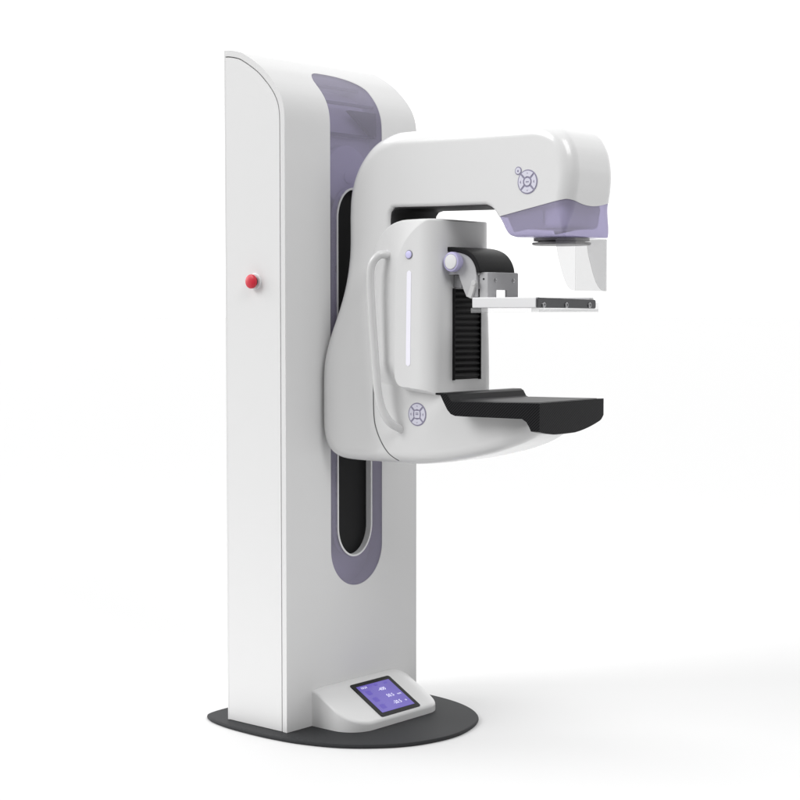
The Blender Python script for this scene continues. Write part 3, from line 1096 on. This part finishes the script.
# U-shaped frame: left and right rails joined by the rear rail
box(bm, (X0, Yf + 0.003, 1.3195), (X0 + 0.020, Yr, 1.350), 0.003)
box(bm, (X1 - 0.020, Yf + 0.003, 1.3195), (X1, Yr, 1.350), 0.003)
box(bm, (X0 + 0.0205, Yr - 0.020, 1.3200), (X1 - 0.0205, Yr, 1.3495), 0.003)
padl = obj('compression_paddle', bm, M_CAP, root)
fp = rnd([(X0 - 0.001, 1.3205), (X1, 1.3175), (X1, 1.3435), (X0 - 0.001, 1.3490)], [0.004, 0.007, 0.007, 0.004], 5)
bm = bmesh.new(); prism(bm, fp, 'y', Yf - 0.004, Yf + 0.0025, r=0.0012, seg=2, angle=50)
frb = obj('paddle_front_bar', bm, M_DARKM, padl)
for sx in (0.207, 0.318, 0.436):
    bm = bmesh.new(); lathe(bm, [(0.0082, 0), (0.0082, 0.002), (0.0068, 0.003), (0.0045, 0.003), (0.0045, 0.001), (0, 0.001)], (sx, Yf - 0.004, 1.3275), (0, -1, 0), 24)
    obj('paddle_screw', bm, M_STEEL, padl)
# clear tray: thin bottom sheet with low upturned sides
bm = bmesh.new()
tx0, tx1, ty0, ty1 = 0.184, 0.484, -0.570, -0.812
box(bm, (tx0, ty1, 1.3055), (tx1, ty0, 1.3080))
box(bm, (tx0, ty1, 1.3085), (tx0 + 0.002, ty0, 1.3190))
box(bm, (tx1 - 0.002, ty1, 1.3085), (tx1, ty0, 1.334))
box(bm, (tx0 + 0.0025, ty1, 1.3085), (tx1 - 0.0025, ty1 + 0.002, 1.3165))
obj('paddle_tray', bm, M_TRAY, padl)

# ------------------------------------------------------------------ breast support table (carbon)
tp = [(-0.482, 1.073), (-0.514, 1.073), (-0.524, 1.068), (-0.535, 1.052), (-0.544, 1.0485), (-0.833, 1.0545), (-0.833, 0.963), (-0.822, 0.960), (-0.808, 0.968),
      (-0.800, 0.985), (-0.790, 1.000), (-0.776, 1.008), (-0.58, 1.0075), (-0.550, 1.008), (-0.535, 1.013), (-0.523, 1.025), (-0.508, 1.050), (-0.499, 1.0665), (-0.482, 1.067)]
tab_rear, tab_front = 0.190, 0.161


def half(y):
    t = min(1, max(0, (y + 0.833) / (0.36)))
    return tab_front + (tab_rear - tab_front) * t


# built as rows along y so that the front lower edge can be rounded in front view
bm = bmesh.new()
prism(bm, tp, 'x', 0, 0, fa=lambda p: XC - half(p[0]), fb=lambda p: XC + half(p[0]), angle=60)
bmesh.ops.recalc_face_normals(bm, faces=bm.faces)
cutL = bmesh.new()
# cutter: everything below a dished line seen from the front
line = [(XC - 0.25, 0.94)]
for k in range(61):
    u_ = -1 + 2 * k / 60
    x = XC + u_ * 0.163
    z = 0.9605 + (0.036 * ((x - 0.28) / 0.20) ** 2 if x > 0.28 else 0.009 * ((0.28 - x) / 0.1) ** 2) + 0.012 * max(0, (x - 0.462) / 0.021) ** 2
    line.append((x, z))
line += [(XC + 0.25, line[-1][1]), (XC + 0.25, 0.90), (XC - 0.25, 0.90)]
line[0] = (XC - 0.25, line[1][1])
prism(cutL, line, 'y', -0.86, -0.78)
res = boolean(bm, [cutL])
bm = bmesh.new(); bm.from_mesh(res); bpy.data.meshes.remove(res)
bmesh.ops.remove_doubles(bm, verts=bm.verts, dist=1e-5)
es = [e for e in bm.edges if len(e.link_faces) == 2 and e.calc_face_angle(0) > math.radians(50)]
bmesh.ops.bevel(bm, geom=es, offset=0.0022, segments=2, profile=0.5, affect='EDGES', clamp_overlap=True)
obj('breast_support', bm, M_CARBON, root, angle=5)
# dark fill between the arm's top and the support's upper plate
# the plate's recessed top insert, a smoother black sheet
bm = bmesh.new()
ip = [(XC - 0.170, -0.552), (XC - 0.148, -0.822), (XC + 0.148, -0.822), (XC + 0.170, -0.552)]
b = bmesh.new()
for p in [0]:
    vs = []
    for (x, y) in rnd(ip, 0.01):
        z = 1.0485 + (1.0545 - 1.0485) * ((y + 0.544) / (-0.833 + 0.544))
        vs.append(b.verts.new((x, y, z + 0.0012)))
    f_ = b.faces.new(vs)
    r_ = bmesh.ops.extrude_face_region(b, geom=[f_])
    for v in [g_ for g_ in r_['geom'] if isinstance(g_, bmesh.types.BMVert)]: v.co.z -= 0.003
merge(bm, b)
obj('support_top_sheet', bm, mat('support_sheet', (0.035, 0.035, 0.036), 0.5, bump=0.1, spec=0.4), root)

# ------------------------------------------------------------------ round key pads printed on the arm


def keypad(yc, zc, R_, extra=False, sq=False):
    xs = arm_x(yc, zc)
    # local frame: u towards the front (-y, screen right), v up
    eu = Vector((0, -1, 0)); ev = Vector((0, 0, 1)); en = Vector((-1, 0, 0))
    M = Matrix((eu, ev, en)).transposed().to_4x4(); M.translation = (xs, yc, zc)
    circ = lambda r, n=56, c=(0, 0): [(c[0] + r * math.cos(2 * math.pi * k / n), c[1] + r * math.sin(2 * math.pi * k / n)) for k in range(n)]
    bm = bmesh.new(); flat(bm, circ(R_), -0.002, 0.0007, M)
    if extra: flat(bm, circ(R_ * 0.34, c=(-R_ * 0.94, R_ * 0.94)), -0.002, 0.0009, M)
    ring = obj('control_pad', bm, M_RING, root)
    g_ = 0.10
    for q_ in range(4):
        a0 = math.radians(-45 + 90 * q_); a1 = a0 + math.pi / 2
        pts_ = []
        ro, ri = R_ * 0.895, R_ * 0.45
        da_o, da_i = 0.09, 0.20
        for k in range(15): 
            a = a0 + da_o + (a1 - a0 - 2 * da_o) * k / 14
            pts_.append((ro * math.cos(a), ro * math.sin(a)))
        for k in range(9):
            a = a1 - da_i - (a1 - a0 - 2 * da_i) * k / 8
            pts_.append((ri * math.cos(a), ri * math.sin(a)))
        bm = bmesh.new(); flat(bm, pts_, 0.0, 0.0019, M)
        obj('pad_key', bm, M_KEY, ring)
        am = (a0 + a1) / 2; rc = R_ * 0.67
        cx, cy = rc * math.cos(am), rc * math.sin(am)
        bm = bmesh.new()
        s_ = R_ * 0.10
        if q_ in (1, 3):       # upper and lower keys: a chevron with a bar
            sg = 1 if q_ == 1 else -1
            flat(bm, [(cx - s_, cy - sg * s_ * .4), (cx, cy + sg * s_), (cx + s_, cy - sg * s_ * .4), (cx, cy + sg * s_ * .35)][::sg], 0.0018, 0.0022, M)
        else:                  # left and right keys: a short upright mark
            flat(bm, [(cx - s_ * .35, cy - s_ * 1.1), (cx + s_ * .35, cy - s_ * 1.1), (cx + s_ * .35, cy + s_ * 1.1), (cx - s_ * .35, cy + s_ * 1.1)], 0.0018, 0.0022, M)
            flat(bm, [(cx - s_ * .8, cy - s_ * .3), (cx - s_ * .4, cy - s_ * .3), (cx - s_ * .4, cy + s_ * .3), (cx - s_ * .8, cy + s_ * .3)], 0.0018, 0.0022, M)
        obj('key_mark', bm, M_RING, ring)
    bm = bmesh.new()
    c_ = R_ * 0.30
    if sq: flat(bm, rnd([(-c_, -c_), (c_, -c_), (c_, c_), (-c_, c_)], c_ * 0.35, 4), 0.0, 0.0021, M)
    else: flat(bm, circ(c_), 0.0, 0.0021, M)
    obj('pad_key', bm, M_KEY, ring)
    bm = bmesh.new(); flat(bm, [(-c_ * .5, -c_ * .16), (c_ * .5, -c_ * .16), (c_ * .5, c_ * .16), (-c_ * .5, c_ * .16)], 0.002, 0.0024, M)
    if sq: flat(bm, [(-c_ * .5, c_ * .3), (c_ * .5, c_ * .3), (c_ * .5, c_ * .5), (-c_ * .5, c_ * .5)], 0.002, 0.0024, M)
    obj('key_mark', bm, M_RING, ring)
    if extra:
        ec = (-R_ * 0.94, R_ * 0.94)
        bm = bmesh.new(); flat(bm, circ(R_ * 0.255, c=ec), 0.0, 0.0021, M)
        obj('pad_key', bm, M_KEY, ring)
        bm = bmesh.new(); flat(bm, circ(R_ * 0.09, 16, (ec[0], ec[1] - R_ * .02)), 0.002, 0.0024, M)
        obj('key_mark', bm, M_RING, ring)
    return ring


keypad(-0.756, 1.674, 0.0345, extra=True)
keypad(-0.352, 1.001, 0.0350, sq=True)
